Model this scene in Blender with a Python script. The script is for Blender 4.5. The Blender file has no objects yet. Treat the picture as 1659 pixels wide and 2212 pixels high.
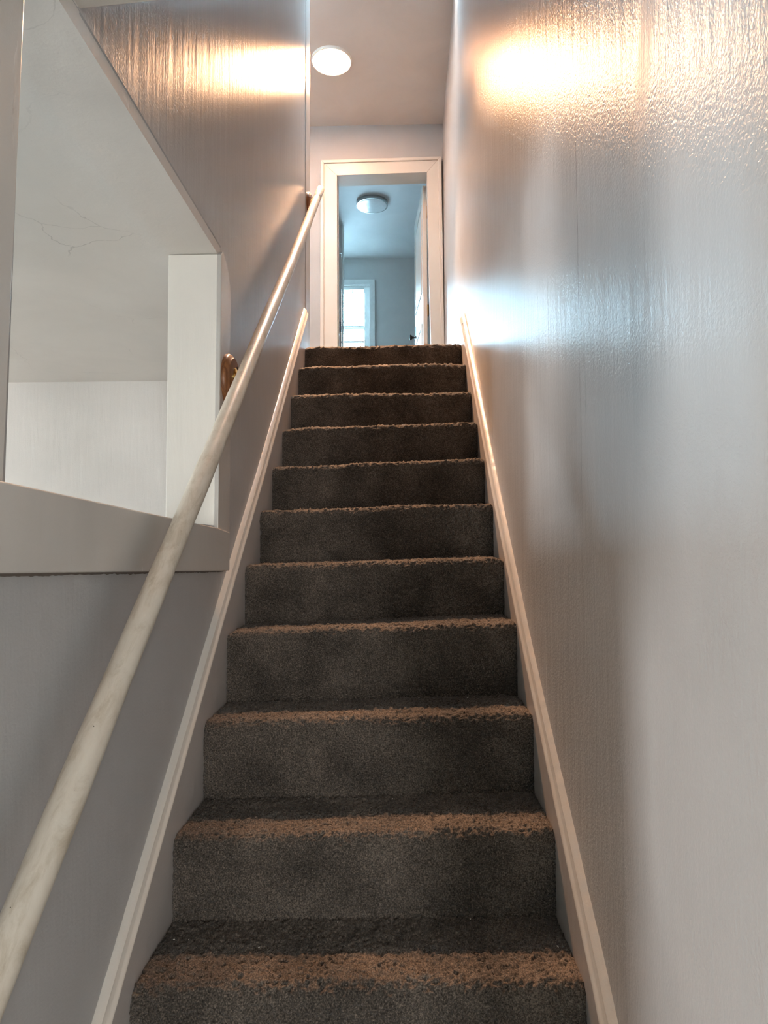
import bpy, bmesh, math, random
import numpy as np
from mathutils import Vector, Matrix, noise

random.seed(7)
rng = np.random.default_rng(11)
SC = bpy.context.scene
COL = SC.collection

# ------------------------------------------------------------------ camera
PITCH, YAW, ROLL = 0.0482996, 0.0230154, -0.0043746
cp, sp_, cy, sy, cr, sr = (math.cos(PITCH), math.sin(PITCH), math.cos(YAW), math.sin(YAW), math.cos(ROLL), math.sin(ROLL))
F = Vector((-sy * cp, cy * cp, sp_)); RT = Vector((cy, sy, 0)); UP = RT.cross(F)
R2 = cr * RT + sr * UP; U2 = -sr * RT + cr * UP
cam_d = bpy.data.cameras.new('camera'); cam = bpy.data.objects.new('camera', cam_d); COL.objects.link(cam)
cam.matrix_world = Matrix(((R2.x, U2.x, -F.x, 0.0806), (R2.y, U2.y, -F.y, 0.0), (R2.z, U2.z, -F.z, 1.5), (0, 0, 0, 1)))
cam_d.sensor_fit = 'VERTICAL'; cam_d.sensor_height = 24; cam_d.lens = 1480 / 2212 * 24
cam_d.clip_start = 0.02
SC.camera = cam

# ------------------------------------------------------------------ colour, world, daylight
SC.view_settings.view_transform = 'Standard'; SC.view_settings.look = 'None'
SC.view_settings.gamma = 1; SC.view_settings.use_curve_mapping = False
SC.view_settings.exposure = 2.8
SKY_FRONT = (0.45, 0.78, 1.0); SKY_BACK = (1.0, 0.985, 0.96)
SKY_FRONT_S, SKY_BACK_S = 13.5, 7.1
GROUND, GROUND_FRONT = 0.82, 0.45     # light coming up from the ground outside, relative to the sky
LAMP_STRENGTH = 16.0
STAIR_FILL_WATTS = 7.4
w = bpy.data.worlds.new('sky'); SC.world = w; w.use_nodes = True
nt = w.node_tree; nt.nodes.clear()
wo = nt.nodes.new('ShaderNodeOutputWorld'); bg = nt.nodes.new('ShaderNodeBackground'); tc = nt.nodes.new('ShaderNodeTexCoord')
sx = nt.nodes.new('ShaderNodeSeparateXYZ'); rmp = nt.nodes.new('ShaderNodeValToRGB')
mp = nt.nodes.new('ShaderNodeMapRange'); mp.inputs['From Min'].default_value = -1
nt.links.new(tc.outputs['Generated'], sx.inputs[0]); nt.links.new(sx.outputs['Y'], mp.inputs['Value'])
nt.links.new(mp.outputs[0], rmp.inputs[0])
rmp.color_ramp.elements[0].position = 0.52; rmp.color_ramp.elements[0].color = (*SKY_BACK, 1)
rmp.color_ramp.elements[1].position = 0.62; rmp.color_ramp.elements[1].color = (*SKY_FRONT, 1)
ms = nt.nodes.new('ShaderNodeMapRange'); ms.inputs['From Min'].default_value = 0.52; ms.inputs['From Max'].default_value = 0.62
ms.inputs['To Min'].default_value = SKY_BACK_S; ms.inputs['To Max'].default_value = SKY_FRONT_S
nt.links.new(mp.outputs[0], ms.inputs['Value'])
mg = nt.nodes.new('ShaderNodeMapRange'); mg.inputs['From Min'].default_value = -0.05; mg.inputs['From Max'].default_value = 0.05
gf = nt.nodes.new('ShaderNodeMapRange'); gf.inputs['From Min'].default_value = 0.52; gf.inputs['From Max'].default_value = 0.62
gf.inputs['To Min'].default_value = GROUND; gf.inputs['To Max'].default_value = GROUND_FRONT
nt.links.new(mp.outputs[0], gf.inputs['Value']); nt.links.new(gf.outputs[0], mg.inputs['To Min']); mg.inputs['To Max'].default_value = 1
nt.links.new(sx.outputs['Z'], mg.inputs['Value']); mm = nt.nodes.new('ShaderNodeMath'); mm.operation = 'MULTIPLY'
nt.links.new(ms.outputs[0], mm.inputs[0]); nt.links.new(mg.outputs[0], mm.inputs[1]); nt.links.new(mm.outputs[0], bg.inputs['Strength'])
nt.links.new(rmp.outputs[0], bg.inputs['Color']); nt.links.new(bg.outputs[0], wo.inputs[0])

def portal(loc, rot, sx_, sy_):
    l = bpy.data.lights.new('daylight_portal', 'AREA'); l.shape = 'RECTANGLE'; l.size = sx_; l.size_y = sy_
    l.cycles.is_portal = True
    o = bpy.data.objects.new('daylight_portal', l); COL.objects.link(o); o.location = loc; o.rotation_euler = rot
H = math.pi / 2
portal((-4.0, -1.2, 1.25), (0, -H, 0), 1.9, 0.8)
portal((-4.0, 2.0, 1.5), (0, -H, 0), 1.0, 0.7)      # added window, there to brighten the lower room        # window in the side wall of the lower room, faces +x
portal((1.1, -3.0, 1.6), (H, 0, 0), 0.5, 1.2)          # glazed door behind, faces +y
portal((-0.66, 8.10, 4.08), (-H, 0, 0), 0.8, 1.0)       # bedroom window upstairs, faces -y

# ------------------------------------------------------------------ helpers
def link(name, me, mat=None, parent=None):
    o = bpy.data.objects.new(name, me); COL.objects.link(o)
    if mat: me.materials.append(mat)
    if parent: o.parent = parent
    return o
def mesh(name, V, Fc, mat=None, parent=None, smooth=False):
    me = bpy.data.meshes.new(name); me.from_pydata([tuple(v) for v in V], [], [tuple(f) for f in Fc])
    if smooth: me.shade_smooth()
    me.update(); return link(name, me, mat, parent)
def box_vf(x0, x1, y0, y1, z0, z1):
    V = [(x, y, z) for x in (x0, x1) for y in (y0, y1) for z in (z0, z1)]
    return V, [(0, 1, 3, 2), (4, 6, 7, 5), (0, 4, 5, 1), (2, 3, 7, 6), (0, 2, 6, 4), (1, 5, 7, 3)]
def boxes(name, bl, mat=None, parent=None, bevel=0.0):
    V, Fc = [], []
    for b in bl:
        v, f = box_vf(*b); n = len(V); V += v; Fc += [tuple(i + n for i in q) for q in f]
    o = mesh(name, V, Fc, mat, parent)
    if bevel:
        m = o.modifiers.new('bevel', 'BEVEL'); m.width = bevel; m.segments = 3; m.limit_method = 'ANGLE'; m.harden_normals = False
    return o
def prism_x(name, polys, x0, x1, mat=None, parent=None, bevel=0.0):
    """polys: list of (y,z) polygons extruded between x0 and x1"""
    V, Fc = [], []
    for P in polys:
        n = len(V); k = len(P)
        V += [(x0, a, b) for a, b in P] + [(x1, a, b) for a, b in P]
        Fc += [tuple(n + i for i in range(k)), tuple(n + k + i for i in reversed(range(k)))]
        Fc += [(n + i, n + k + i, n + k + (i + 1) % k, n + (i + 1) % k) for i in range(k)]
    o = mesh(name, V, Fc, mat, parent)
    bm = bmesh.new(); bm.from_mesh(o.data); bmesh.ops.recalc_face_normals(bm, faces=bm.faces); bm.to_mesh(o.data); bm.free()
    if bevel:
        m = o.modifiers.new('bevel', 'BEVEL'); m.width = bevel; m.segments = 3; m.limit_method = 'ANGLE'
    return o
def prism_y(name, polys, y0, y1, mat=None, parent=None, bevel=0.0):
    o = prism_x(name, polys, y0, y1, mat, parent, bevel)
    for v in o.data.vertices:
        a, b, c = v.co; v.co = (b, a, c)
    bm = bmesh.new(); bm.from_mesh(o.data); bmesh.ops.recalc_face_normals(bm, faces=bm.faces); bm.to_mesh(o.data); bm.free()
    return o
def lathe(name, prof, mat, parent, M=Matrix(), n=48, smooth=True):
    """prof (r,h) about z, M places it"""
    V, Fc = [], []
    for r, h in prof:
        for i in range(n):
            a = 2 * math.pi * i / n; V.append(M @ Vector((r * math.cos(a), r * math.sin(a), h)))
    for j in range(len(prof) - 1):
        for i in range(n):
            Fc.append((j * n + i, j * n + (i + 1) % n, (j + 1) * n + (i + 1) % n, (j + 1) * n + i))
    Fc.append(tuple(reversed(range(n)))); Fc.append(tuple((len(prof) - 1) * n + i for i in range(n)))
    o = mesh(name, V, Fc, mat, parent, smooth)
    if smooth:
        m = o.modifiers.new('edges', 'EDGE_SPLIT'); m.split_angle = math.radians(40)
    return o
def sweep(name, pts, rads, mat, parent=None, n=24):
    V, Fc = [], []
    pts = [Vector(p) for p in pts]
    for j, p in enumerate(pts):
        t = (pts[min(j + 1, len(pts) - 1)] - pts[max(j - 1, 0)]).normalized()
        a = t.cross(Vector((0, 0, 1)));  a = a.normalized() if a.length > 1e-3 else Vector((1, 0, 0)); b = t.cross(a).normalized()
        r = rads[j] if hasattr(rads, '__len__') else rads
        for i in range(n):
            th = 2 * math.pi * i / n; V.append(p + r * (math.cos(th) * a + math.sin(th) * b))
    for j in range(len(pts) - 1):
        for i in range(n): Fc.append((j * n + i, j * n + (i + 1) % n, (j + 1) * n + (i + 1) % n, (j + 1) * n + i))
    Fc.append(tuple(reversed(range(n)))); Fc.append(tuple((len(pts) - 1) * n + i for i in range(n)))
    o = mesh(name, V, Fc, mat, parent, True)
    bm = bmesh.new(); bm.from_mesh(o.data); bmesh.ops.recalc_face_normals(bm, faces=bm.faces); bm.to_mesh(o.data); bm.free()
    m = o.modifiers.new('edges', 'EDGE_SPLIT'); m.split_angle = math.radians(40)
    return o
def empty(name, loc):
    o = bpy.data.objects.new(name, None); COL.objects.link(o); o.location = loc; return o
def keep(parent, *obs):
    bpy.context.view_layer.update()
    for o in obs:
        o.parent = parent; o.matrix_parent_inverse = parent.matrix_world.inverted()
def tag(o, label, cat, group=None):
    o['label'] = label; o['category'] = cat
    if group: o['group'] = group
    return o
def struct(o, label=None):
    o['kind'] = 'structure'
    if label: o['label'] = label
    return o

# ------------------------------------------------------------------ materials
def mat_new(name):
    m = bpy.data.materials.new(name); m.use_nodes = True; n = m.node_tree
    return m, n, n.nodes['Principled BSDF']
def nd(n, t, **k):
    x = n.nodes.new(t)
    for a, b in k.items():
        if a in x.inputs: x.inputs[a].default_value = b
        else: setattr(x, a, b)
    return x
def mapped(n, scale):
    t = nd(n, 'ShaderNodeTexCoord'); m = nd(n, 'ShaderNodeMapping'); m.inputs['Scale'].default_value = scale
    n.links.new(t.outputs['Object'], m.inputs[0]); return m.outputs[0]
def ns(n, vec, scale, detail=4, rough=0.5, distort=0.0):
    x = nd(n, 'ShaderNodeTexNoise'); x.inputs['Scale'].default_value = scale; x.inputs['Detail'].default_value = detail
    x.inputs['Roughness'].default_value = rough; x.inputs['Distortion'].default_value = distort
    n.links.new(vec, x.inputs['Vector']); return x.outputs['Fac']
def ramp(n, fac, stops):
    r = nd(n, 'ShaderNodeValToRGB'); e = r.color_ramp.elements
    while len(e) < len(stops): e.new(0.5)
    for i, (p, c) in enumerate(stops):
        e[i].position = p; e[i].color = (*c, 1) if len(c) == 3 else c
    n.links.new(fac, r.inputs[0]); return r.outputs['Color']
def mathn(n, op, a, b=None, c=None):
    x = nd(n, 'ShaderNodeMath', operation=op)
    for i, v in enumerate((a, b, c)):
        if v is None: continue
        if isinstance(v, (int, float)): x.inputs[i].default_value = v
        else: n.links.new(v, x.inputs[i])
    return x.outputs[0]
def bump(n, bsdf, layers):
    prev = None
    for h, strength, dist in layers:
        b = nd(n, 'ShaderNodeBump'); b.inputs['Strength'].default_value = strength; b.inputs['Distance'].default_value = dist
        n.links.new(h, b.inputs['Height'])
        if prev: n.links.new(prev, b.inputs['Normal'])
        prev = b.outputs['Normal']
    n.links.new(prev, bsdf.inputs['Normal']); return prev

def paint(name, base, rough, var=0.06, peel=1.0, streak=1.0, crack=None, spec=0.5, coat=0.0, ior=1.5):
    m, n, b = mat_new(name)
    v1 = mapped(n, (1, 1, 1)); vs = mapped(n, (9, 9, 0.9))
    big = ns(n, v1, 2.2, 5, 0.55, 0.6); st = ns(n, vs, 3.0, 6, 0.6, 0.3)
    lo = tuple(c * (1 - var) for c in base); hi = tuple(min(1, c * (1 + var)) for c in base)
    col = ramp(n, big, [(0.3, lo), (0.7, hi)])
    pv = ns(n, v1, 190, 2, 0.5, 0.4)
    scf = ns(n, mapped(n, (60, 60, 9)), 1.0, 4, 0.7)
    sc = ramp(n, scf, [(0.0, (1, 1, 1)), (0.70, (1, 1, 1)), (0.76, (0.72, 0.70, 0.68))])
    mx = nd(n, 'ShaderNodeMix', data_type='RGBA', blend_type='MULTIPLY'); mx.inputs[0].default_value = 0.35
    n.links.new(col, mx.inputs[6]); n.links.new(sc, mx.inputs[7]); col = mx.outputs[2]
    layers = [(st, 0.25 * streak, 0.012), (pv, 0.28 * peel, 0.0012)]
    if crack:
        g = nd(n, 'ShaderNodeTexCoord'); s = nd(n, 'ShaderNodeSeparateXYZ'); n.links.new(g.outputs['Object'], s.inputs[0])
        wob = ns(n, mapped(n, (0, 0, 1)), 4.0, 5, 0.6)
        off = mathn(n, 'MULTIPLY', mathn(n, 'SUBTRACT', wob, 0.5), 0.02)
        y = mathn(n, 'ADD', s.outputs['Y'], off)
        d = mathn(n, 'ABSOLUTE', mathn(n, 'SUBTRACT', y, crack))
        line = mathn(n, 'LESS_THAN', d, 0.0011)
        zt = nd(n, 'ShaderNodeMapRange'); zt.inputs['From Min'].default_value = 1.45; zt.inputs['From Max'].default_value = 2.0
        n.links.new(s.outputs['Z'], zt.inputs['Value'])
        fac = mathn(n, 'MULTIPLY', mathn(n, 'MULTIPLY', line, zt.outputs[0]), 0.75)
        m2 = nd(n, 'ShaderNodeMix', data_type='RGBA'); n.links.new(fac, m2.inputs[0]); n.links.new(col, m2.inputs[6])
        m2.inputs[7].default_value = (0.06, 0.05, 0.045, 1); col = m2.outputs[2]
        prof = nd(n, 'ShaderNodeMapRange', interpolation_type='SMOOTHSTEP'); prof.inputs['From Max'].default_value = 0.02
        n.links.new(d, prof.inputs['Value']); layers.insert(0, (prof.outputs[0], 0.12, 0.003))
    n.links.new(col, b.inputs['Base Color'])
    rg = nd(n, 'ShaderNodeMapRange'); n.links.new(st, rg.inputs['Value'])
    rg.inputs['To Min'].default_value = rough * 0.9; rg.inputs['To Max'].default_value = rough * 1.12
    rout = rg.outputs[0]
    if crack:   # skim coated joint: duller, no orange peel
        zc = mathn(n, 'MULTIPLY', mathn(n, 'MAXIMUM', mathn(n, 'SUBTRACT', s.outputs['Z'], 1.83), 0.0), 0.36)
        yb = mathn(n, 'SUBTRACT', mathn(n, 'ADD', s.outputs['Y'], zc), 1.03)
        wv = mathn(n, 'ADD', mathn(n, 'ABSOLUTE', yb), mathn(n, 'MULTIPLY', mathn(n, 'SUBTRACT', ns(n, mapped(n, (1, 1, 0.4)), 14, 4), 0.5), 0.05))
        bd = nd(n, 'ShaderNodeMapRange', interpolation_type='SMOOTHSTEP'); bd.inputs['From Min'].default_value = 0.018; bd.inputs['From Max'].default_value = 0.055
        bd.inputs['To Min'].default_value = 1; bd.inputs['To Max'].default_value = 0
        n.links.new(wv, bd.inputs['Value'])
        up = nd(n, 'ShaderNodeMapRange'); up.inputs['From Min'].default_value = 1.85; up.inputs['From Max'].default_value = 2.3; n.links.new(s.outputs['Z'], up.inputs['Value'])
        band = mathn(n, 'MULTIPLY', mathn(n, 'MULTIPLY', bd.outputs[0], up.outputs[0]), 0.55)
        rout = mathn(n, 'ADD', rout, mathn(n, 'MULTIPLY', band, 0.28))
        pk = mathn(n, 'MULTIPLY', pv, mathn(n, 'SUBTRACT', 1.0, mathn(n, 'MULTIPLY', band, 0.92)))
        layers[-1] = (pk, 0.28 * peel, 0.0012)
    n.links.new(rout, b.inputs['Roughness'])
    b.inputs['Specular IOR Level'].default_value = spec; b.inputs['IOR'].default_value = ior; b.inputs['Coat Weight'].default_value = coat; b.inputs['Coat Roughness'].default_value = 0.18
    bump(n, b, layers)
    return m
WALL = (0.445, 0.44, 0.435)
M_wall = paint('grey_semigloss_wall', WALL, 0.29, spec=0.5, ior=1.17, streak=0.5)
M_wallR = paint('grey_semigloss_wall_cracked', WALL, 0.285, peel=2.6, streak=0.8, crack=1.275, spec=0.5, ior=1.16)
M_wallroom = paint('pale_room_wall', (0.76, 0.73, 0.69), 0.30, streak=0.6)
M_wallblue = paint('grey_bedroom_wall', (0.62, 0.62, 0.61), 0.55, streak=0.2, peel=0.3)
M_ceil = paint('ceiling_plaster', (0.68, 0.64, 0.61), 0.55, streak=0.1, peel=0.4)
M_ceilroom = paint('lower_ceiling_plaster', (0.72, 0.68, 0.63), 0.5, streak=0.3, peel=0.4)
M_ceilblue = paint('bedroom_ceiling', (0.70, 0.70, 0.70), 0.6, streak=0.1, peel=0.2)
M_cream = paint('cream_gloss_trim', (0.66, 0.62, 0.56), 0.30, var=0.03, streak=0.4, peel=0.4, spec=0.3)
M_casing = paint('painted_opening_casing', (0.60, 0.57, 0.53), 0.26, var=0.05, streak=0.12, peel=0.4)
M_reveal = paint('white_reveal_board', (0.90, 0.86, 0.79), 0.32, var=0.02, streak=0.5, peel=0.3)
M_skirt = paint('skirt_board_paint', (0.50, 0.465, 0.44), 0.3, var=0.06, streak=0.5, peel=0.8)

def add_cracks(m):
    n = m.node_tree; b = n.nodes['Principled BSDF']; src = b.inputs['Base Color'].links[0].from_socket
    v = mapped(n, (1, 1, 1)); nz = nd(n, 'ShaderNodeTexNoise'); nz.inputs['Scale'].default_value = 5; nz.inputs['Detail'].default_value = 5
    n.links.new(v, nz.inputs['Vector'])
    ad = nd(n, 'ShaderNodeVectorMath', operation='MULTIPLY_ADD'); n.links.new(nz.outputs['Color'], ad.inputs[0]); ad.inputs[1].default_value = (0.16, 0.16, 0.16); n.links.new(v, ad.inputs[2])
    vo = nd(n, 'ShaderNodeTexVoronoi', feature='DISTANCE_TO_EDGE'); vo.inputs['Scale'].default_value = 2.3; n.links.new(ad.outputs[0], vo.inputs['Vector'])
    line = mathn(n, 'LESS_THAN', vo.outputs['Distance'], 0.0028)
    mk = nd(n, 'ShaderNodeMapRange'); mk.inputs['From Min'].default_value = 0.50; mk.inputs['From Max'].default_value = 0.60
    n.links.new(ns(n, v, 2.6, 3), mk.inputs['Value'])
    f = mathn(n, 'MULTIPLY', mathn(n, 'MULTIPLY', line, mk.outputs[0]), 0.32)
    mx = nd(n, 'ShaderNodeMix', data_type='RGBA'); n.links.new(f, mx.inputs[0]); n.links.new(src, mx.inputs[6]); mx.inputs[7].default_value = (0.22, 0.20, 0.18, 1)
    n.links.new(mx.outputs[2], b.inputs['Base Color'])
add_cracks(M_ceilroom)
def worn_rail():
    m, n, b = mat_new('worn_cream_rail')
    v = mapped(n, (14, 4, 4)); a = ns(n, v, 4.0, 8, 0.7, 0.5); c = ns(n, mapped(n, (1, 1, 1)), 5.0, 3)
    k = mathn(n, 'ADD', mathn(n, 'MULTIPLY', a, 0.75), mathn(n, 'MULTIPLY', c, 0.25))
    col = ramp(n, k, [(0.30, (0.38, 0.31, 0.23)), (0.42, (0.53, 0.47, 0.38)), (0.52, (0.62, 0.565, 0.48)), (0.75, (0.68, 0.63, 0.54))])
    sp = ns(n, mapped(n, (1, 1, 1)), 95, 2, 0.5)
    dk = ramp(n, sp, [(0.0, (1, 1, 1)), (0.755, (1, 1, 1)), (0.78, (0.12, 0.09, 0.07))])
    mx = nd(n, 'ShaderNodeMix', data_type='RGBA', blend_type='MULTIPLY'); mx.inputs[0].default_value = 1
    n.links.new(col, mx.inputs[6]); n.links.new(dk, mx.inputs[7]); n.links.new(mx.outputs[2], b.inputs['Base Color'])
    b.inputs['Roughness'].default_value = 0.34
    bump(n, b, [(a, 0.25, 0.002), (c, 0.3, 0.01)]); return m
M_rail = worn_rail()
def carpet_mat():
    m, n, b = mat_new('dark_brown_carpet')
    v = mapped(n, (1, 1, 1)); fine = ns(n, v, 330, 3, 0.6); big = ns(n, v, 7, 4, 0.6)
    k = mathn(n, 'ADD', mathn(n, 'MULTIPLY', fine, 0.7), mathn(n, 'MULTIPLY', big, 0.3))
    col = ramp(n, k, [(0.36, (0.020, 0.0165, 0.0135)), (0.5, (0.085, 0.070, 0.057)), (0.64, (0.24, 0.195, 0.158))])
    n.links.new(col, b.inputs['Base Color']); b.inputs['Roughness'].default_value = 0.95
    b.inputs['Specular IOR Level'].default_value = 0.1; b.inputs['Sheen Weight'].default_value = 0.15; b.inputs['Sheen Roughness'].default_value = 0.6
    bump(n, b, [(fine, 0.6, 0.003)]); return m
M_carpet = carpet_mat()
def wood(name, c0, c1):
    m, n, b = mat_new(name)
    v = mapped(n, (40, 40, 5)); a = ns(n, v, 2.0, 6, 0.65, 1.2)
    n.links.new(ramp(n, a, [(0.35, c0), (0.6, c1)]), b.inputs['Base Color']); b.inputs['Roughness'].default_value = 0.35
    bump(n, b, [(a, 0.2, 0.001)]); return m
M_oak = wood('stained_oak', (0.16, 0.055, 0.018), (0.36, 0.15, 0.055))
def simple(name, col, rough=0.4, metal=0.0):
    m, n, b = mat_new(name); f = ns(n, mapped(n, (1, 1, 1)), 30, 3)
    n.links.new(ramp(n, f, [(0.3, tuple(c * 0.93 for c in col)), (0.7, col)]), b.inputs['Base Color'])
    b.inputs['Roughness'].default_value = rough; b.inputs['Metallic'].default_value = metal; return m
M_brass = simple('brass', (0.75, 0.52, 0.18), 0.22, 1.0)
M_oldbrass = simple('tarnished_brass', (0.32, 0.20, 0.07), 0.4, 1.0)
M_dark = simple('dark_iron', (0.03, 0.03, 0.032), 0.35, 0.6)
M_chrome = simple('brushed_nickel', (0.42, 0.43, 0.43), 0.25, 1.0)
M_latch = simple('steel_latch_plate', (0.22, 0.24, 0.27), 0.4, 0.8)
M_white = simple('white_vinyl', (0.82, 0.83, 0.82), 0.4)
M_plastic = simple('white_lamp_rim', (0.80, 0.76, 0.70), 0.4)
M_offdif = simple('unlit_diffuser', (0.72, 0.74, 0.75), 0.18)
M_grime_shade = simple('grime_and_shade', (0.16, 0.135, 0.115), 0.95)
M_lint = simple('lint', (0.85, 0.82, 0.74), 0.9)
M_wooddark = simple('lower_floor_boards', (0.22, 0.16, 0.11), 0.4)
M_floorlow = simple('beige_lower_carpet', (0.52, 0.47, 0.41), 0.9)
M_floor2 = simple('bedroom_floor', (0.42, 0.39, 0.36), 0.7)
def emit(name, col, s):
    m, n, b = mat_new(name); b.inputs['Emission Color'].default_value = (*col, 1); b.inputs['Emission Strength'].default_value = s
    b.inputs['Base Color'].default_value = (0.9, 0.9, 0.9, 1); return m
M_lamp = emit('lit_diffuser', (1.0, 0.49, 0.26), LAMP_STRENGTH)
def glass():
    m, n, b = mat_new('window_glass'); n.nodes.remove(b); out = n.nodes['Material Output']
    t = nd(n, 'ShaderNodeBsdfTransparent'); g = nd(n, 'ShaderNodeBsdfGlossy'); g.inputs['Roughness'].default_value = 0.02
    fr = nd(n, 'ShaderNodeFresnel'); mx = nd(n, 'ShaderNodeMixShader')
    n.links.new(fr.outputs[0], mx.inputs[0]); n.links.new(t.outputs[0], mx.inputs[1]); n.links.new(g.outputs[0], mx.inputs[2])
    n.links.new(mx.outputs[0], out.inputs[0]); return m
M_glass = glass()
def slatmat():
    m, n, b = mat_new('blind_slat'); b.inputs['Base Color'].default_value = (0.85, 0.86, 0.84, 1); b.inputs['Roughness'].default_value = 0.4
    out = n.nodes['Material Output']; t = nd(n, 'ShaderNodeBsdfTranslucent'); t.inputs['Color'].default_value = (0.8, 0.82, 0.8, 1)
    mx = nd(n, 'ShaderNodeMixShader'); mx.inputs[0].default_value = 0.06
    n.links.new(b.outputs[0], mx.inputs[1]); n.links.new(t.outputs[0], mx.inputs[2]); n.links.new(mx.outputs[0], out.inputs[0]); return m
M_slat = slatmat()

# ------------------------------------------------------------------ stair geometry
D0, RUN = 3.4464, 0.22141
SL = 0.8192
ZL = [2.519, 2.358, 2.170, 1.981, 1.797, 1.617, 1.438, 1.259, 1.070, 0.888, 0.720, 0.540, 0.360, 0.180, 0.0]
ZR = [2.524, 2.367, 2.181, 2.003, 1.827, 1.641, 1.459, 1.287, 1.092, 0.910, 0.737, 0.555, 0.368, 0.184, 0.0]
def dk(k): return D0 - RUN * k
def nosing_z(y): return 2.537 - SL * (D0 - y)
CEIL = 4.917

# ------------------------------------------------------------------ right wall (uneven plaster)
def ridge_y(z): return float(np.interp(z, [0, 0.97, 1.28, 1.62, 1.76, 2.2, 2.6, 5], [0.93, 0.985, 1.015, 1.035, 1.03, 0.90, 0.86, 0.8]))
def wall_right_x(y, z):
    x = 0.42 + 0.029 * min(1, max(0, (y - 3.45) / 1.95))
    d = ridge_y(z) - y
    s = 0.5 * (d + math.sqrt(d * d + 0.0049))
    x -= 0.030 * s                                       # the near stretch of wall leans in a little
    x -= 0.0016 * math.exp(-((d - 0.02) / 0.07) ** 2)    # taped joint
    x -= 0.0006 * math.exp(-((y - 1.275) / 0.05) ** 2)
    x += 0.0018 * math.sin(2.1 * y + 1.3 * math.sin(0.9 * z)) + 0.0009 * math.sin(5.3 * y + 0.7 * z) + 0.0012 * noise.noise(Vector((y * 2.3, z * 0.8, 3)))
    return x
def grid_wall(name, fx, y0, y1, z0, z1, step, thick, mat):
    ny, nz = int((y1 - y0) / step) + 1, int((z1 - z0) / (step * 1.6)) + 1
    V, Fc = [], []
    for i in range(ny + 1):
        for j in range(nz + 1):
            y = y0 + (y1 - y0) * i / ny; z = z0 + (z1 - z0) * j / nz; V.append((fx(y, z), y, z))
    for i in range(ny):
        for j in range(nz):
            a = i * (nz + 1) + j; Fc.append((a, a + nz + 1, a + nz + 2, a + 1) if thick < 0 else (a, a + 1, a + nz + 2, a + nz + 1))
    # solid body behind the uneven face
    n = len(V); fxv = 0.42
    ring = [0 * (nz + 1) + j for j in range(nz + 1)] + [i * (nz + 1) + nz for i in range(1, ny + 1)] + [ny * (nz + 1) + j for j in range(nz - 1, -1, -1)] + [i * (nz + 1) for i in range(ny - 1, 0, -1)]
    for r in ring: V.append((V[r][0] + thick, V[r][1], V[r][2]))
    L = len(ring)
    for q in range(L): Fc.append((ring[q], ring[(q + 1) % L], n + (q + 1) % L, n + q))
    Fc.append(tuple(n + q for q in range(L)))
    o = mesh(name, V, Fc, mat, None, True)
    bm = bmesh.new(); bm.from_mesh(o.data); bmesh.ops.recalc_face_normals(bm, faces=bm.faces); bm.to_mesh(o.data); bm.free()
    m = o.modifiers.new('edges', 'EDGE_SPLIT'); m.split_angle = math.radians(40)
    return o
struct(grid_wall('wall_right', wall_right_x, 0.2, 5.42, 0.0, CEIL + 0.02, 0.02, 0.14, M_wallR), 'glossy grey right wall of the stairwell')

# ------------------------------------------------------------------ left wall with opening
HX0, HX1, HZ0, HZ1 = 0.868, 1.880, 1.555, 2.312
SS = 0.935
def soff(y): return 2.338 + SS * (y - 1.02)
ysoff = 1.02 + (CEIL - 2.338) / SS
wl = [
    [(0.60, 0.0), (3.765, 0.0), (3.765, HZ0), (0.60, HZ0)],
    [(0.60, HZ0), (HX0 - 0.014, HZ0), (HX0 + 0.006, HZ1), (0.60, HZ1)],
    [(HX1, HZ0), (3.765, HZ0), (3.765, HZ1), (HX1, HZ1)],
    [(1.022, HZ1 + 0.032), (HX1, HZ1 + 0.032), (HX1, soff(HX1)), (1.022, HZ1 + 0.0325)],
    [(HX1, HZ1), (3.765, HZ1), (3.765, soff(3.765)), (HX1, soff(HX1))],
]
o = prism_x('wall_left', wl, -0.42, -0.556, M_wall); struct(o, 'grey left wall of the stairs with an opening')
# weld so the face is one surface
bm = bmesh.new(); bm.from_mesh(o.data); bmesh.ops.remove_doubles(bm, verts=bm.verts, dist=1e-5); bm.to_mesh(o.data); bm.free()
struct(mesh('trim_3', [(x, y, z) for y in (1.0, HX1) for x, z in ((-0.42, HZ1 + 0.032), (-0.434, HZ1 + 0.0005), (-0.56, HZ1 + 0.0005), (-0.56, HZ1 + 0.032))],
    [(0, 1, 5, 4), (1, 2, 6, 5), (2, 3, 7, 6), (3, 0, 4, 7), (3, 2, 1, 0), (4, 5, 6, 7)], M_wall), 'rounded lower edge of the wall above the opening')
# end board of the left wall
struct(boxes('trim_5', [(-0.568, -0.417, 3.603, 3.77, 2.53, CEIL)], M_wall, bevel=0.004), 'end board of the left wall')

# casing round the opening
cs = empty('trim_4', (-0.41, 1.4, 1.45)); struct(cs, 'painted casing around the opening in the left wall')
a = prism_x('post_casing', [[(1.836, 1.538), (1.961, 1.538), (1.955, 2.245), (1.928, 2.292), (1.868, 2.322), (1.850, 2.306)]], -0.422, -0.409, M_casing, bevel=0.002)
b = prism_x('apron_board', [[(0.5, 1.4785), (1.936, 1.430), (1.936, 1.5378), (1.813, 1.5475), (0.822, 1.580), (0.5, 1.590)]], -0.422, -0.402, M_casing, bevel=0.003)
c = prism_x('near_casing', [[(0.5, 1.59), (0.830, 1.5805), (0.8575, 2.306), (0.5, 2.306)]], -0.422, -0.407, M_casing, bevel=0.003)
d = boxes('reveal_board', [(-0.5575, -0.4205, 1.852, 1.880, 1.54, 2.308)], M_reveal, bevel=0.0015)
e = prism_x('sill_board', [[(0.845, 1.560), (1.868, 1.535), (1.868, 1.551), (0.845, 1.576)]], -0.557, -0.4225, M_reveal)
V, Fc = [], []
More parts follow.
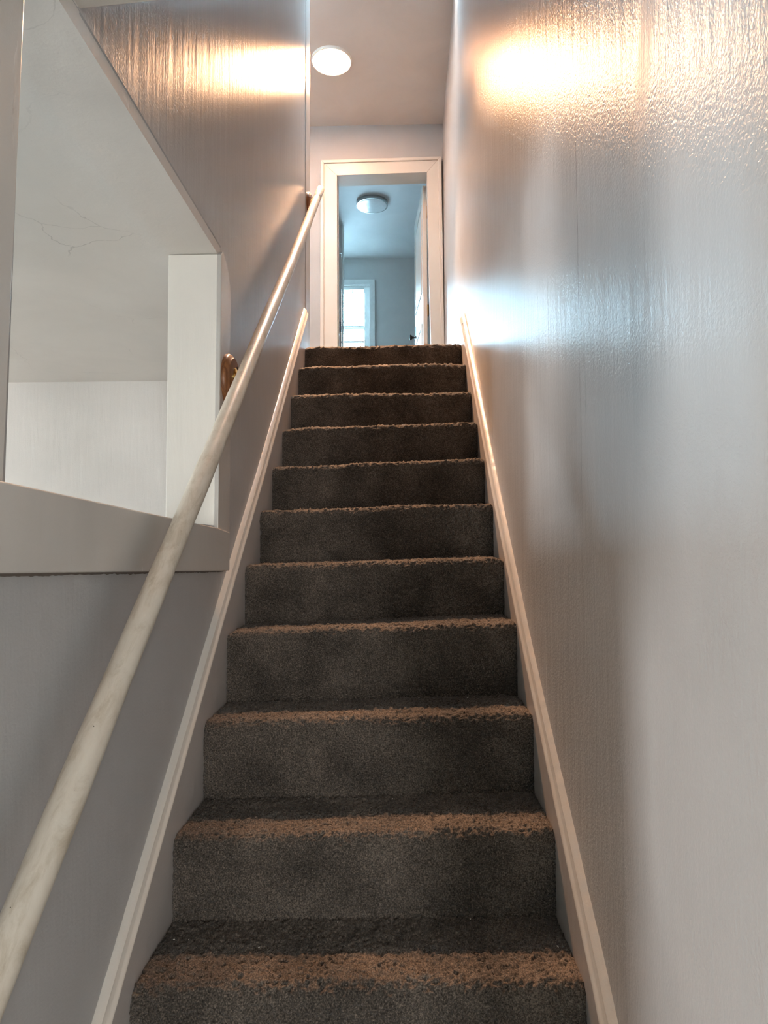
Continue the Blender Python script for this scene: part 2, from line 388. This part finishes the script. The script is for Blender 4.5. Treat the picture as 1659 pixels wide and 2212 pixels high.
for i, y in enumerate(np.linspace(0.5, 1.93, 260)):
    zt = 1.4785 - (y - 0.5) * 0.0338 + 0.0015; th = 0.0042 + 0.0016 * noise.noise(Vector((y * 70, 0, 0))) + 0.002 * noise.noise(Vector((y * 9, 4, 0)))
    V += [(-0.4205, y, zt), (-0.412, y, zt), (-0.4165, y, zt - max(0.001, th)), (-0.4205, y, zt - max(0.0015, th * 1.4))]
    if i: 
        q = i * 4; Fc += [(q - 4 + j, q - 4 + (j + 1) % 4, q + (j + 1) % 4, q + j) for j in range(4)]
f_ = mesh('grime_shadow_strip', V, Fc, M_grime_shade)  # dark colour stands for both grime and the shadow line under the apron
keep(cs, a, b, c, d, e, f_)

# ------------------------------------------------------------------ ceilings and shell
struct(boxes('ceiling', [(-2.0, 0.60, 3.9, 5.42, CEIL, CEIL + 0.1)], M_ceil), 'landing ceiling')
def tilt(o):
    for v in o.data.vertices: v.co.z += 0.085 * (v.co.x + 0.42)
    return o
struct(tilt(prism_x('ceiling', [[(1.02, 2.348), (ysoff + 0.02, CEIL + 0.003), (ysoff + 0.02, CEIL + 0.1), (1.02, 2.45)]], -0.57, 0.60, M_wall)), 'sloping ceiling above the stairs')
struct(tilt(boxes('ceiling', [(-0.43, 0.60, -3.0, 1.03, 2.348, 2.45)], M_ceilroom)), 'strip of flat ceiling before the sloping ceiling')
struct(boxes('ceiling', [(-4.1, -0.4205, -3.1, 3.30, 2.309, 2.3385), (-4.1, -0.566, -3.1, 3.42, 2.338, 2.44), (0.60, 2.1, -3.1, 0.3, 2.40, 2.46), (-0.566, -0.4205, -3.1, 1.03, 2.338, 2.44)], M_ceilroom), 'pale ceiling of the lower room')
struct(boxes('ceiling', [(-1.6, 1.6, 5.56, 8.12, CEIL, CEIL + 0.1)], M_ceilblue), 'bedroom ceiling')
struct(boxes('floor', [(-4.1, 2.1, -3.1, 3.5, -0.1, 0.0)], M_floorlow), 'lower floor')
struct(boxes('floor', [(-2.0, 1.6, 5.42, 8.12, 2.40, 2.525)], M_floor2), 'bedroom floor')
struct(boxes('wall_back', [(-4.1, -0.57, 3.30, 3.42, 0, 2.32)], M_wallroom), 'pale far wall of the lower room')
struct(boxes('wall_lower_left', [(-4.1, -4.0, -3.1, -1.6, 0, 2.34), (-4.1, -4.0, -0.8, 1.65, 0, 2.34), (-4.1, -4.0, 2.35, 3.42, 0, 2.34), (-4.1, -4.0, -1.6, -0.8, 0, 0.3), (-4.1, -4.0, -1.6, -0.8, 2.2, 2.34), (-4.1, -4.0, 1.65, 2.35, 0, 1.0), (-4.1, -4.0, 1.65, 2.35, 2.0, 2.34)], M_wallroom))
struct(boxes('wall_rear', [(-4.1, 0.85, -3.1, -3.0, 0, 2.44), (1.35, 2.1, -3.1, -3.0, 0, 2.44), (0.85, 1.35, -3.1, -3.0, 2.2, 2.44), (0.85, 1.35, -3.1, -3.0, 0, 1.0)], M_wallroom))
struct(boxes('wall_lower_right', [(2.0, 2.1, -3.1, 0.2, 0, 2.44), (0.56, 2.1, 0.2, 0.3, 0, 2.44)], M_wallroom))
struct(boxes('wall_landing_left', [(-2.1, -2.0, 3.5, 5.42, 2.4, CEIL), (-2.0, -0.565, 3.55, 3.65, 2.4, CEIL)], M_wall))
struct(boxes('floor', [(-2.0, 0.60, 3.62, 5.56, 2.36, 2.515), (-2.0, -0.57, 3.42, 3.62, 2.36, 2.515)], M_carpet), 'carpeted landing floor')

# door wall
ox0, ox1, hz0, hz1 = -0.412, 0.314, 4.484, 4.498
struct(prism_y('wall_end', [[(-2.1, 2.4), (-0.430, 2.4), (-0.443, hz0 + 0.03), (-0.443, CEIL + 0.02), (-2.1, CEIL + 0.02)],
                          [(-0.443, hz0 + 0.03), (0.345, hz1 + 0.03), (0.345, CEIL + 0.02), (-0.443, CEIL + 0.02)],
                          [(0.368, 2.4), (1.7, 2.4), (1.7, CEIL + 0.02), (0.345, CEIL + 0.02), (0.345, hz1 + 0.03)]], 5.42, 5.56, M_wall), 'landing end wall around the doorway')
dr = empty('door_1', (-0.05, 5.45, 2.52)); struct(dr, 'cream doorway with the white door standing open')
cas = [
    prism_y('casing_board', [[(-0.399 - 0.008, 2.515), (-0.510 + -0.008, 2.515), (-0.520, 4.585), (-0.412, 4.484)]], 5.385, 5.421, M_cream, bevel=0.002),
    prism_y('casing_board', [[(0.345, 2.515), (0.425, 2.515), (0.405, 4.600), (0.314, 4.498)]], 5.385, 5.421, M_cream, bevel=0.002),
    prism_y('casing_board', [[(-0.412, 4.484), (0.314, 4.498), (0.405, 4.600), (-0.520, 4.585)]], 5.385, 5.421, M_cream, bevel=0.002),
    prism_y('back_band', [[(-0.518, 2.515), (-0.549, 2.515), (-0.543, 4.607), (-0.516, 4.582)]], 5.372, 5.421, M_cream, bevel=0.004),
    prism_y('back_band', [[(0.422, 2.515), (0.448, 2.515), (0.430, 4.620), (0.402, 4.596)]], 5.372, 5.421, M_cream, bevel=0.004),
    prism_y('back_band', [[(-0.516, 4.582), (0.402, 4.596), (0.430, 4.620), (-0.543, 4.607)]], 5.372, 5.421, M_cream, bevel=0.004),
    prism_y('jamb', [[(-0.407, 2.515), (-0.407 - 0.022, 2.515), (-0.440, hz0 + 0.02), (-0.414, hz0 + 0.002)]], 5.40, 5.562, M_cream),
    prism_y('jamb', [[(0.345, 2.515), (0.366, 2.515), (0.345, hz1 + 0.02), (0.316, hz1 + 0.002)]], 5.40, 5.562, M_cream),
    prism_y('jamb', [[(-0.430, hz0 + 0.002), (0.330, hz1 + 0.002), (0.330, hz1 + 0.025), (-0.430, hz0 + 0.025)]], 5.40, 5.562, M_cream),
    prism_y('door_stop', [[(-0.412, 2.515), (-0.404, 2.515), (-0.409, hz0 - 0.004), (-0.418, hz0)]], 5.48, 5.50, M_cream),
]
keep(dr, *cas)
# door leaf hinged on the right, swung into the bedroom
lf = boxes('door_leaf', [(-0.036, 0.0, 0.0, 0.74, 2.535, 4.502)], M_cream, bevel=0.003)
fr_ = []
for x in (-0.0375,):
    for (y0, y1, z0, z1) in ((0.09, 0.66, 2.72, 3.36), (0.09, 0.66, 3.62, 4.38)):
        fr_ += [(x - 0.004, x + 0.003, y0, y1, z0, z0 + 0.022), (x - 0.004, x + 0.003, y0, y1, z1 - 0.022, z1), (x - 0.004, x + 0.003, y0, y0 + 0.022, z0, z1), (x - 0.004, x + 0.003, y1 - 0.022, y1, z0, z1)]
pm = boxes('panel_moulding', fr_, M_cream, bevel=0.002)
kM = Matrix.Translation((-0.036, 0.675, 3.420)) @ Matrix.Rotation(-H, 4, 'Y')
kn = lathe('door_knob', [(0.024, 0), (0.024, 0.004), (0.009, 0.008), (0.009, 0.028), (0.018, 0.036), (0.026, 0.046), (0.026, 0.052), (0.018, 0.058), (0.004, 0.060)], M_dark, None, kM, 32)
sp2 = boxes('knob_plate', [(-0.040, -0.035, 0.655, 0.695, 3.34, 3.52)], M_dark, bevel=0.002)
hg = [boxes('hinge', [(-0.002, 0.012, -0.006, 0.03, z, z + 0.09)], M_oldbrass, bevel=0.002) for z in (4.235, 3.40, 2.70)]
MT = Matrix.Translation((0.320, 5.60, 0)) @ Matrix.Rotation(math.radians(4.0), 4, 'Z')
for q in [lf, pm, kn, sp2] + hg: q.matrix_world = MT @ q.matrix_world
keep(dr, lf, *hg); keep(lf, pm, kn, sp2)
dr_label = 'cream'

# ------------------------------------------------------------------ bedroom shell
struct(boxes('wall_bedroom_back', [(-1.6, -1.06, 8.02, 8.12, 2.4, CEIL), (-0.262, 1.6, 8.02, 8.12, 2.4, CEIL), (-1.06, -0.262, 8.02, 8.12, 4.592, CEIL), (-1.06, -0.262, 8.02, 8.12, 2.4, 3.58)], M_wallblue), 'grey far wall of the bedroom')
struct(boxes('wall_bedroom_sides', [(1.5, 1.6, 5.56, 8.02, 2.4, CEIL), (-1.6, -1.5, 5.56, 8.02, 2.4, CEIL)], M_wallblue))
struct(boxes('wall_partition', [(-1.5, -0.522, 7.16, 7.26, 4.615, CEIL), (-1.5, -1.30, 7.16, 7.26, 2.525, 4.615)], M_wallblue), 'short partition wall inside the bedroom')
struct(boxes('trim_6', [(-0.522, -0.508, 7.14, 7.27, 2.525, CEIL)], M_white), 'white corner strip of the partition')
d2 = empty('door_2', (-0.54, 7.15, 2.53)); struct(d2, 'inner door seen edge on')
q1 = boxes('door_leaf', [(-0.04, 0.0, 0.0, 0.70, 2.535, 4.600)], M_casing, bevel=0.002)
q2_ = boxes('latch_plate', [(-0.034, -0.006, -0.002, 0.002, 3.755, 3.865)], M_latch)
for q in (q1, q2_): q.matrix_world = Matrix.Translation((-0.524, 7.14, 0)) @ Matrix.Rotation(math.radians(14), 4, 'Z') @ q.matrix_world
keep(d2, q1); keep(q1, q2_)

# bedroom window
wn = empty('window_1', (-0.66, 8.02, 3.7)); struct(wn, 'white bedroom window')
wx0, wx1, wz0, wz1 = -1.06, -0.262, 3.58, 4.592
pr = []
pr.append(boxes('window_casing', [(wx0 - 0.065, wx0, 7.995, 8.021, wz0 - 0.08, wz1 + 0.065)], M_white, bevel=0.003))
pr.append(boxes('window_casing', [(wx1, wx1 + 0.062, 7.995, 8.021, wz0 - 0.08, wz1 + 0.065)], M_white, bevel=0.003))
pr.append(boxes('window_casing', [(wx0, wx1, 7.995, 8.021, wz1, wz1 + 0.065)], M_white, bevel=0.003))
pr.append(boxes('window_sill', [(wx0 - 0.08, wx1 + 0.08, 7.96, 8.021, wz0 - 0.03, wz0)], M_white, bevel=0.004))
pr.append(boxes('window_jamb', [(wx0, wx0 + 0.012, 8.02, 8.12, wz0, wz1), (wx1 - 0.012, wx1, 8.02, 8.12, wz0, wz1), (wx0, wx1, 8.02, 8.12, wz1 - 0.012, wz1), (wx0, wx1, 8.02, 8.12, wz0, wz0 + 0.012)], M_white))
def sash(name, z0, z1, y):
    x0, x1 = wx0 + 0.012, wx1 - 0.012; t = 0.048
    s = boxes(name, [(x0, x0 + t, y, y + 0.025, z0, z1), (x1 - t, x1, y, y + 0.025, z0, z1), (x0 + t, x1 - t, y, y + 0.025, z0, z0 + t), (x0 + t, x1 - t, y, y + 0.025, z1 - t, z1)], M_white, bevel=0.003)
    g = boxes('pane', [(x0 + t, x1 - t, y + 0.010, y + 0.014, z0 + t, z1 - t)], M_glass)
    keep(wn, s); keep(s, g)
sash('sash', 4.07, wz1 - 0.012, 8.085); sash('sash', wz0 + 0.012, 4.11, 8.058)
pr.append(boxes('window_stop', [(wx1 - 0.068, wx1 - 0.012, 8.052, 8.0575, wz0 + 0.012, wz1 - 0.012)], M_white))
keep(wn, *pr)
# blind
bl = empty('window_blind', (-0.66, 8.035, 4.55))
tag(bl, 'white horizontal slatted blind hanging in the upstairs window', 'blind')
x0, x1 = wx0 + 0.02, wx1 - 0.07
keep(bl, boxes('head_rail', [(x0, x1, 8.022, 8.050, 4.545, 4.578)], M_white, bevel=0.002))
sl0 = None
z = 4.530; i = 0
first = boxes('slat', [(-(x1 - x0) / 2, (x1 - x0) / 2, -0.0125, 0.0125, -0.0004, 0.0004)], M_slat)
for i in range(27):
    zz = 4.530 - i * 0.0222
    s = first if i == 0 else first.copy()
    if i: COL.objects.link(s)
    s.location = ((x0 + x1) / 2, 8.036, zz); s.rotation_euler = (math.radians(-16), 0, 0); keep(bl, s)
keep(bl, boxes('bottom_rail', [(x0, x1, 8.024, 8.048, 3.905, 3.928)], M_white, bevel=0.003))
for cx in (-0.47, -0.92):
    keep(bl, boxes('ladder_tape', [(cx, cx + 0.006, 8.0225, 8.0235, 3.92, 4.55)], M_white))

# ------------------------------------------------------------------ lower windows (out of view; one added for light)
def frame_window(name, label, axis, a0, a1, z0, z1, pos, mull):
    g = empty(name, (pos, (a0 + a1) / 2, z0) if axis == 'x' else ((a0 + a1) / 2, pos, z0)); struct(g, label)
    t = 0.05; bx = [(a0, a0 + t, z0, z1), (a1 - t, a1, z0, z1), (a0, a1, z0, z0 + t), (a0, a1, z1 - t, z1)] + mull
    L = [((pos - 0.02, pos + 0.02, p, q, r, s) if axis == 'x' else (p, q, pos - 0.02, pos + 0.02, r, s)) for p, q, r, s in bx]
    f = boxes('window_frame', L, M_white, bevel=0.003)
    P = (pos - 0.003, pos + 0.003, a0 + t, a1 - t, z0 + t, z1 - t) if axis == 'x' else (a0 + t, a1 - t, pos - 0.003, pos + 0.003, z0 + t, z1 - t)
    gl = boxes('pane', [P], M_glass); keep(g, f); keep(f, gl)
frame_window('window_2', 'window in the side wall of the lower room', 'x', -1.6, -0.8, 0.3, 2.2, -4.05, [(-1.6, -0.8, 1.23, 1.27)])
frame_window('fill_window', 'added unseen window lighting the lower room from its side wall', 'x', 1.65, 2.35, 1.0, 2.0, -4.05, [(1.65, 2.35, 1.48, 1.52)])  # added window out of view, put in to brighten the lower room
frame_window('window_3', 'window in the rear wall of the lower room', 'y', 0.85, 1.35, 1.0, 2.2, -3.05, [(0.85, 1.35, 1.58, 1.62)])

# ------------------------------------------------------------------ staircase
st = empty('staircase', (0, 0.55, 0))
tag(st, 'straight flight of stairs covered in dark brown cut pile carpet between white skirt boards', 'stairs')
def vnoise(nu, nv, cu, cv):
    """value noise on a nu x nv grid, cell size cu,cv in samples"""
    gu, gv = int(nu / cu) + 3, int(nv / cv) + 3
    g = rng.standard_normal((gu, gv)); u = np.arange(nu) / cu; v = np.arange(nv) / cv
    iu, iv = u.astype(int), v.astype(int); fu = (u - iu)[:, None]; fv = (v - iv)[None, :]
    fu = fu * fu * (3 - 2 * fu); fv = fv * fv * (3 - 2 * fv)
    A = g[np.ix_(iu, iv)]; B = g[np.ix_(iu + 1, iv)]; Cc = g[np.ix_(iu, iv + 1)]; Dd = g[np.ix_(iu + 1, iv + 1)]
    return A * (1 - fu) * (1 - fv) + B * fu * (1 - fv) + Cc * (1 - fu) * fv + Dd * fu * fv
def step_mesh(k):
    near = k >= 5
    res = 0.0026 if near else (0.0035 if k > 2 else 0.005)
    D = dk(k); zt = (ZL[k], ZR[k]); zb = (ZL[k + 1], ZR[k + 1])
    r = 0.030; depth = RUN + 0.004 if k > 0 else 0.22
    hr = zt[0] - zb[0]
    n1 = int((hr - r) / res); n2 = max(8, int(r * 1.57 / res)); n3 = int((depth - r) / res)
    prof = []   # (y, t, ny, nz) with t = height above lower tread (0..1 for left/right)
    for i in range(n1): prof.append((0.0, -0.006 + (hr - r + 0.006) * i / n1, -1, 0))
    for i in range(n2 + 1):
        a = H * i / n2; prof.append((r - r * math.cos(a), hr - r + r * math.sin(a), -math.cos(a), math.sin(a)))
    for i in range(1, n3 + 1): prof.append((r + (depth - r) * i / n3, hr, 0, 1))
    P = np.array(prof); ns_ = len(P)
    nx = int(0.80 / res) + 1; xs = np.linspace(-0.401, 0.401, nx)
    fx = (xs + 0.4) / 0.8
    base_h = zb[0] + (zb[1] - zb[0]) * fx; top_h = zt[0] + (zt[1] - zt[0]) * fx
    T = (P[:, 1] / hr)[None, :]
    Z = base_h[:, None] + (top_h - base_h)[:, None] * T
    Y = D + np.repeat(P[None, :, 0], nx, 0)
    X = np.repeat(xs[:, None], ns_, 1)
    c = max(1.35, 0.0052 / res)
    dsp = 0.0023 * vnoise(nx, ns_, c, c) + 0.0009 * rng.standard_normal((nx, ns_)) + 0.0009 * vnoise(nx, ns_, 0.05 / res, 0.03 / res) + 0.0007 * vnoise(nx, ns_, 0.013 / res, 0.011 / res)
    # the wrapped nosing is a little uneven
    wv = vnoise(nx, 2, 0.12 / res, 4)[:, :1] * 0.0025
    bulge = np.exp(-((P[:, 1] - hr + 0.012) / 0.03) ** 2) * (P[:, 0] < 0.06)
    dsp = dsp + wv * bulge[None, :]
    Y += dsp * P[None, :, 2]; Z += dsp * P[None, :, 3]
    # rounded corners where the carpet is tucked against the skirt
    ed = np.exp(-(0.401 - np.abs(xs)) / 0.008)[:, None]
    Y += ed * 0.008 * (-P[None, :, 2]); Z -= ed * 0.008 * P[None, :, 3]
    X[1:-1] += rng.standard_normal((nx - 2, ns_)) * res * 0.28
    V = np.stack([X, Y, Z], -1).reshape(-1, 3)
    ii, jj = np.meshgrid(np.arange(nx - 1), np.arange(ns_ - 1), indexing='ij')
    a = (ii * ns_ + jj).ravel(); q = np.stack([a, a + ns_, a + ns_ + 1, a + 1], -1)
    me = bpy.data.meshes.new('carpeted_step')
    me.vertices.add(len(V)); me.vertices.foreach_set('co', V.astype(np.float32).ravel())
    me.loops.add(q.size); me.loops.foreach_set('vertex_index', q.astype(np.int32).ravel())
    me.polygons.add(len(q)); me.polygons.foreach_set('loop_start', np.arange(0, q.size, 4, dtype=np.int32))
    me.update(calc_edges=True); me.validate()
    return link('carpeted_step', me, M_carpet)
steps = [step_mesh(k) for k in range(14)]
keep(st, *steps)
# solid timber body under the carpet
body = [[(dk(k) + 0.012, 0.0 if k == 13 else -0.0), (D0 + 0.17, 0.0), (D0 + 0.17, min(ZL[k], ZR[k]) - 0.012), (dk(k) + 0.012, min(ZL[k], ZR[k]) - 0.012)] for k in range(14)]
P = [(dk(13) + 0.012, 0.0)]
for k in range(13, -1, -1):
    zz = ZL[k] - 0.014
    P += [(dk(k) + 0.012, zz)] + ([(dk(k - 1) + 0.012, zz)] if k else [])
P += [(D0 + 0.17, ZL[0] - 0.014), (D0 + 0.17, 0.0)]
keep(st, prism_x('stair_carcass', [P], -0.399, 0.399, M_wooddark))

# skirt boards with capping mould
hR = lambda y: float(np.interp(y, [0.3, 1.2, 1.8, 2.3, 3.3, 3.6], [0.070, 0.072, 0.036, 0.032, 0.075, 0.08]))
hL = lambda y: float(np.interp(y, [0.3, 1.2, 2.1, 2.4, 3.3, 3.6], [0.052, 0.054, 0.060, 0.056, 0.080, 0.085]))
def skirt(name, side, hf, y1, label):
    g = empty(name, (side * 0.41, 0.55, 0)); struct(g, label)
    ys = np.linspace(0.35, y1, 60)
    V, Fc = [], []
    # board profile across x: face at 0.400, wall at 0.4195
    wob = [0.0008 * math.sin(7 * y) for y in ys]
    for i, y in enumerate(ys):
        zt = nosing_z(y) + hf(y); zb = max(0.0, nosing_z(y) - 0.42)
        for x, z in ((0.400 + wob[i], zb), (0.400 + wob[i], zt), (0.4195, zt), (0.4195, zb)): V.append((side * x, y, z))
    for i in range(len(ys) - 1):
        for j in range(4): Fc.append((i * 4 + j, i * 4 + (j + 1) % 4, i * 4 + 4 + (j + 1) % 4, i * 4 + 4 + j))
    Fc += [(0, 1, 2, 3), tuple(len(V) - 4 + j for j in (3, 2, 1, 0))]
    bd = mesh('skirt_board', V, Fc, M_skirt)
    # moulding profile (x, dz)
    pf = [(0.398, 0.0)] + [(0.3965 + 0.0035 * (1 - math.cos(t)), 0.004 + 0.012 * t / 3.14) for t in np.linspace(0, 3.14, 7)] + \
         [(0.4040, 0.0175), (0.4055, 0.0205), (0.4060, 0.024), (0.4085, 0.0265), (0.4125, 0.029), (0.4165, 0.031), (0.4195, 0.0325), (0.4215, 0.0325), (0.4215, 0.0)]
    V, Fc = [], []; n = len(pf)
    ys = np.linspace(0.35, y1, 400)
    for i, y in enumerate(ys):
        zt = nosing_z(y) + hf(y)
        wx = 0.0006 * noise.noise(Vector((y * 30, side, 1))); 
        for j, (x, z) in enumerate(pf):
            rough_edge = 0.0022 * noise.noise(Vector((y * 55, side * 5, 2))) if j >= n - 5 and j < n - 1 else 0
            V.append((side * (x + wx), y, zt + z * 1.25 + rough_edge))
    for i in range(len(ys) - 1):
        for j in range(n): Fc.append((i * n + j, i * n + (j + 1) % n, (i + 1) * n + (j + 1) % n, (i + 1) * n + j))
    Fc += [tuple(range(n)), tuple(len(V) - 1 - j for j in range(n))]
    ml = mesh('cap_moulding', V, Fc, M_cream, None, True)
    for o in (bd, ml):
        bm = bmesh.new(); bm.from_mesh(o.data); bmesh.ops.recalc_face_normals(bm, faces=bm.faces); bm.to_mesh(o.data); bm.free()
    m = ml.modifiers.new('edges', 'EDGE_SPLIT'); m.split_angle = math.radians(32)
    keep(g, bd, ml)
skirt('trim_1', -1, hL, 3.56, 'left stair skirt board with cream capping')
skirt('trim_2', 1, hR, 3.50, 'right stair skirt board with cream capping')
# skirting of the landing, right hand side
struct(boxes('baseboard_right', [(0.40, 0.4195, 3.42, 3.60, 2.515, 2.62)], M_skirt, bevel=0.003))

# ------------------------------------------------------------------ handrail
hr_ = empty('handrail', (-0.345, 2.0, 2.08))
tag(hr_, 'long worn cream painted round wooden handrail on the left wall', 'handrail')
def rz(y): return 3.430 + (y - 3.64) * SL + 0.006 * math.sin((y - 0.5) * 2)
ys = np.linspace(0.30, 3.505, 90)
rl = sweep('rail', [(-0.345 + 0.0012 * math.sin(5 * y), y, rz(y) - 0.0) for y in ys], [0.0212 + 0.0005 * math.sin(9 * y) + 0.0004 * math.sin(23 * y) for y in ys], M_rail, None, 28)
re = sweep('rail_end', [(-0.345, y, rz(y) + 0.001) for y in (3.510, 3.513, 3.56, 3.6, 3.672, 3.677)], [0.0195, 0.0208, 0.021, 0.021, 0.021, 0.0185], M_rail, None, 28)
keep(hr_, rl, re)
for y, zc, r_, xw in ((1.928, 1.968, 0.078, -0.4088), (3.69, 3.372, 0.072, -0.4165)):
    M = Matrix.Translation((xw, y, zc)) @ Matrix.Rotation(H, 4, 'Y')
    ro = lathe('wooden_rosette', [(r_, 0), (r_, 0.008), (r_ * 0.97, 0.013), (r_ * 0.90, 0.016), (r_ * 0.87, 0.0175), (r_ * 0.84, 0.021), (0.002, 0.022)], M_oak, None, M, 64)
    bp = lathe('brass_plate', [(0.026, 0), (0.026, 0.003), (0.020, 0.006), (0.010, 0.008), (0.004, 0.008)], M_brass, None, Matrix.Translation((xw + 0.021, y + 0.002, zc + 0.014)) @ Matrix.Rotation(H, 4, 'Y'), 32)
    yb = y + 0.01
    zr_ = rz(yb) - 0.022
    ar = sweep('brass_arm', [Vector((xw + 0.024, y + 0.002, zc + 0.012)).lerp(Vector((-0.345, yb, zr_)), t) + Vector((0, 0, -0.018 * math.sin(math.pi * t))) for t in np.linspace(0, 1, 9)], [0.011, 0.009, 0.0075, 0.0065, 0.006, 0.006, 0.0065, 0.008, 0.010], M_brass, None, 16)
    sc_ = lathe('screw', [(0.004, 0), (0.004, 0.0015), (0.001, 0.002)], M_dark, None, Matrix.Translation((xw + 0.0215, y + 0.02, zc + 0.045)) @ Matrix.Rotation(H, 4, 'Y'), 12)
    keep(hr_, ro); keep(ro, bp, ar, sc_)

# ------------------------------------------------------------------ ceiling lamps
def lamp(name, x, y, r, lab, dif, rim, rimh, pw):
    g = empty(name, (x, y, CEIL)); tag(g, lab, 'ceiling light', None)
    M = Matrix.Translation((x, y, CEIL)) @ Matrix.Rotation(math.pi, 4, 'X')
    a = lathe('lamp_rim', [(r * 1.02, 0), (r * 1.02, rimh * 0.6), (r, rimh), (r * 0.955, rimh), (r * 0.95, rimh * 0.7)], rim, None, M, 64)
    b = lathe('diffuser', [(r * 0.95, rimh * 0.75), (r * 0.93, rimh * 1.02), (r * 0.8, rimh * 1.12), (r * 0.5, rimh * 1.2), (0.002, rimh * 1.22)], dif, None, M, 64)
    keep(g, a, b)
    if pw:  # added narrow light, tilted down the stairs to brighten the treads
        l = bpy.data.lights.new('stair_fill_light', 'AREA'); l.shape = 'DISK'; l.size = r * 1.7; l.energy = pw; l.color = (1.0, 0.55, 0.30)
        l.spread = math.radians(62); lo = bpy.data.objects.new('stair_fill_light', l); COL.objects.link(lo)
        lo.location = (x, y, CEIL - rimh * 1.22 - 0.004); lo.rotation_euler = (math.radians(-28), 0, 0); lo.location.z -= 0.06; keep(g, lo)
lamp('ceiling_lamp', -0.382, 4.66, 0.140, 'lit round flush ceiling lamp with a warm glow above the landing', M_lamp, M_plastic, 0.018, STAIR_FILL_WATTS)
lamp('ceiling_lamp', -0.178, 6.68, 0.155, 'unlit round flush ceiling lamp with a nickel rim in the room beyond the doorway', M_offdif, M_chrome, 0.035, 0)

# ------------------------------------------------------------------ crumbs on the carpet
def on_tread(k, x, dy):
    f = (x + 0.4) / 0.8; return (x, dk(k) + dy, ZL[k] + (ZR[k] - ZL[k]) * f + 0.0025)
spots = [(9, -0.355, 0.05), (9, -0.31, 0.075), (9, 0.06, 0.19), (9, -0.14, 0.20), (10, -0.37, 0.15), (10, -0.34, 0.15), (10, -0.05, 0.205), (10, -0.195, 0.12), (10, 0.375, 0.11), (10, 0.22, 0.21), (9, 0.37, 0.10), (8, -0.09, 0.19), (8, 0.13, 0.20), (8, 0.26, 0.185)]
V = [(-0.003, 0, 0), (0.003, 0.0006, 0.0004), (0, 0.0014, 0.0012), (0.0004, -0.0013, 0.0008), (0, 0, 0.002)]
lm = bpy.data.meshes.new('lint_crumb'); lm.from_pydata(V, [], [(0, 3, 1), (0, 1, 2), (0, 2, 4), (2, 1, 4), (1, 3, 4), (3, 0, 4)]); lm.materials.append(M_lint)
for k, x, dy in spots:
    o = bpy.data.objects.new('lint_crumb', lm); COL.objects.link(o); o.location = on_tread(k, x, dy); o.rotation_euler = (0, 0, random.uniform(0, 3.1))
    s = random.uniform(0.6, 1.3); o.scale = (s, s, s)
    tag(o, 'tiny pale crumb of lint lying on the dark carpet of the lower steps', 'lint', 'crumbs of lint on the carpet')
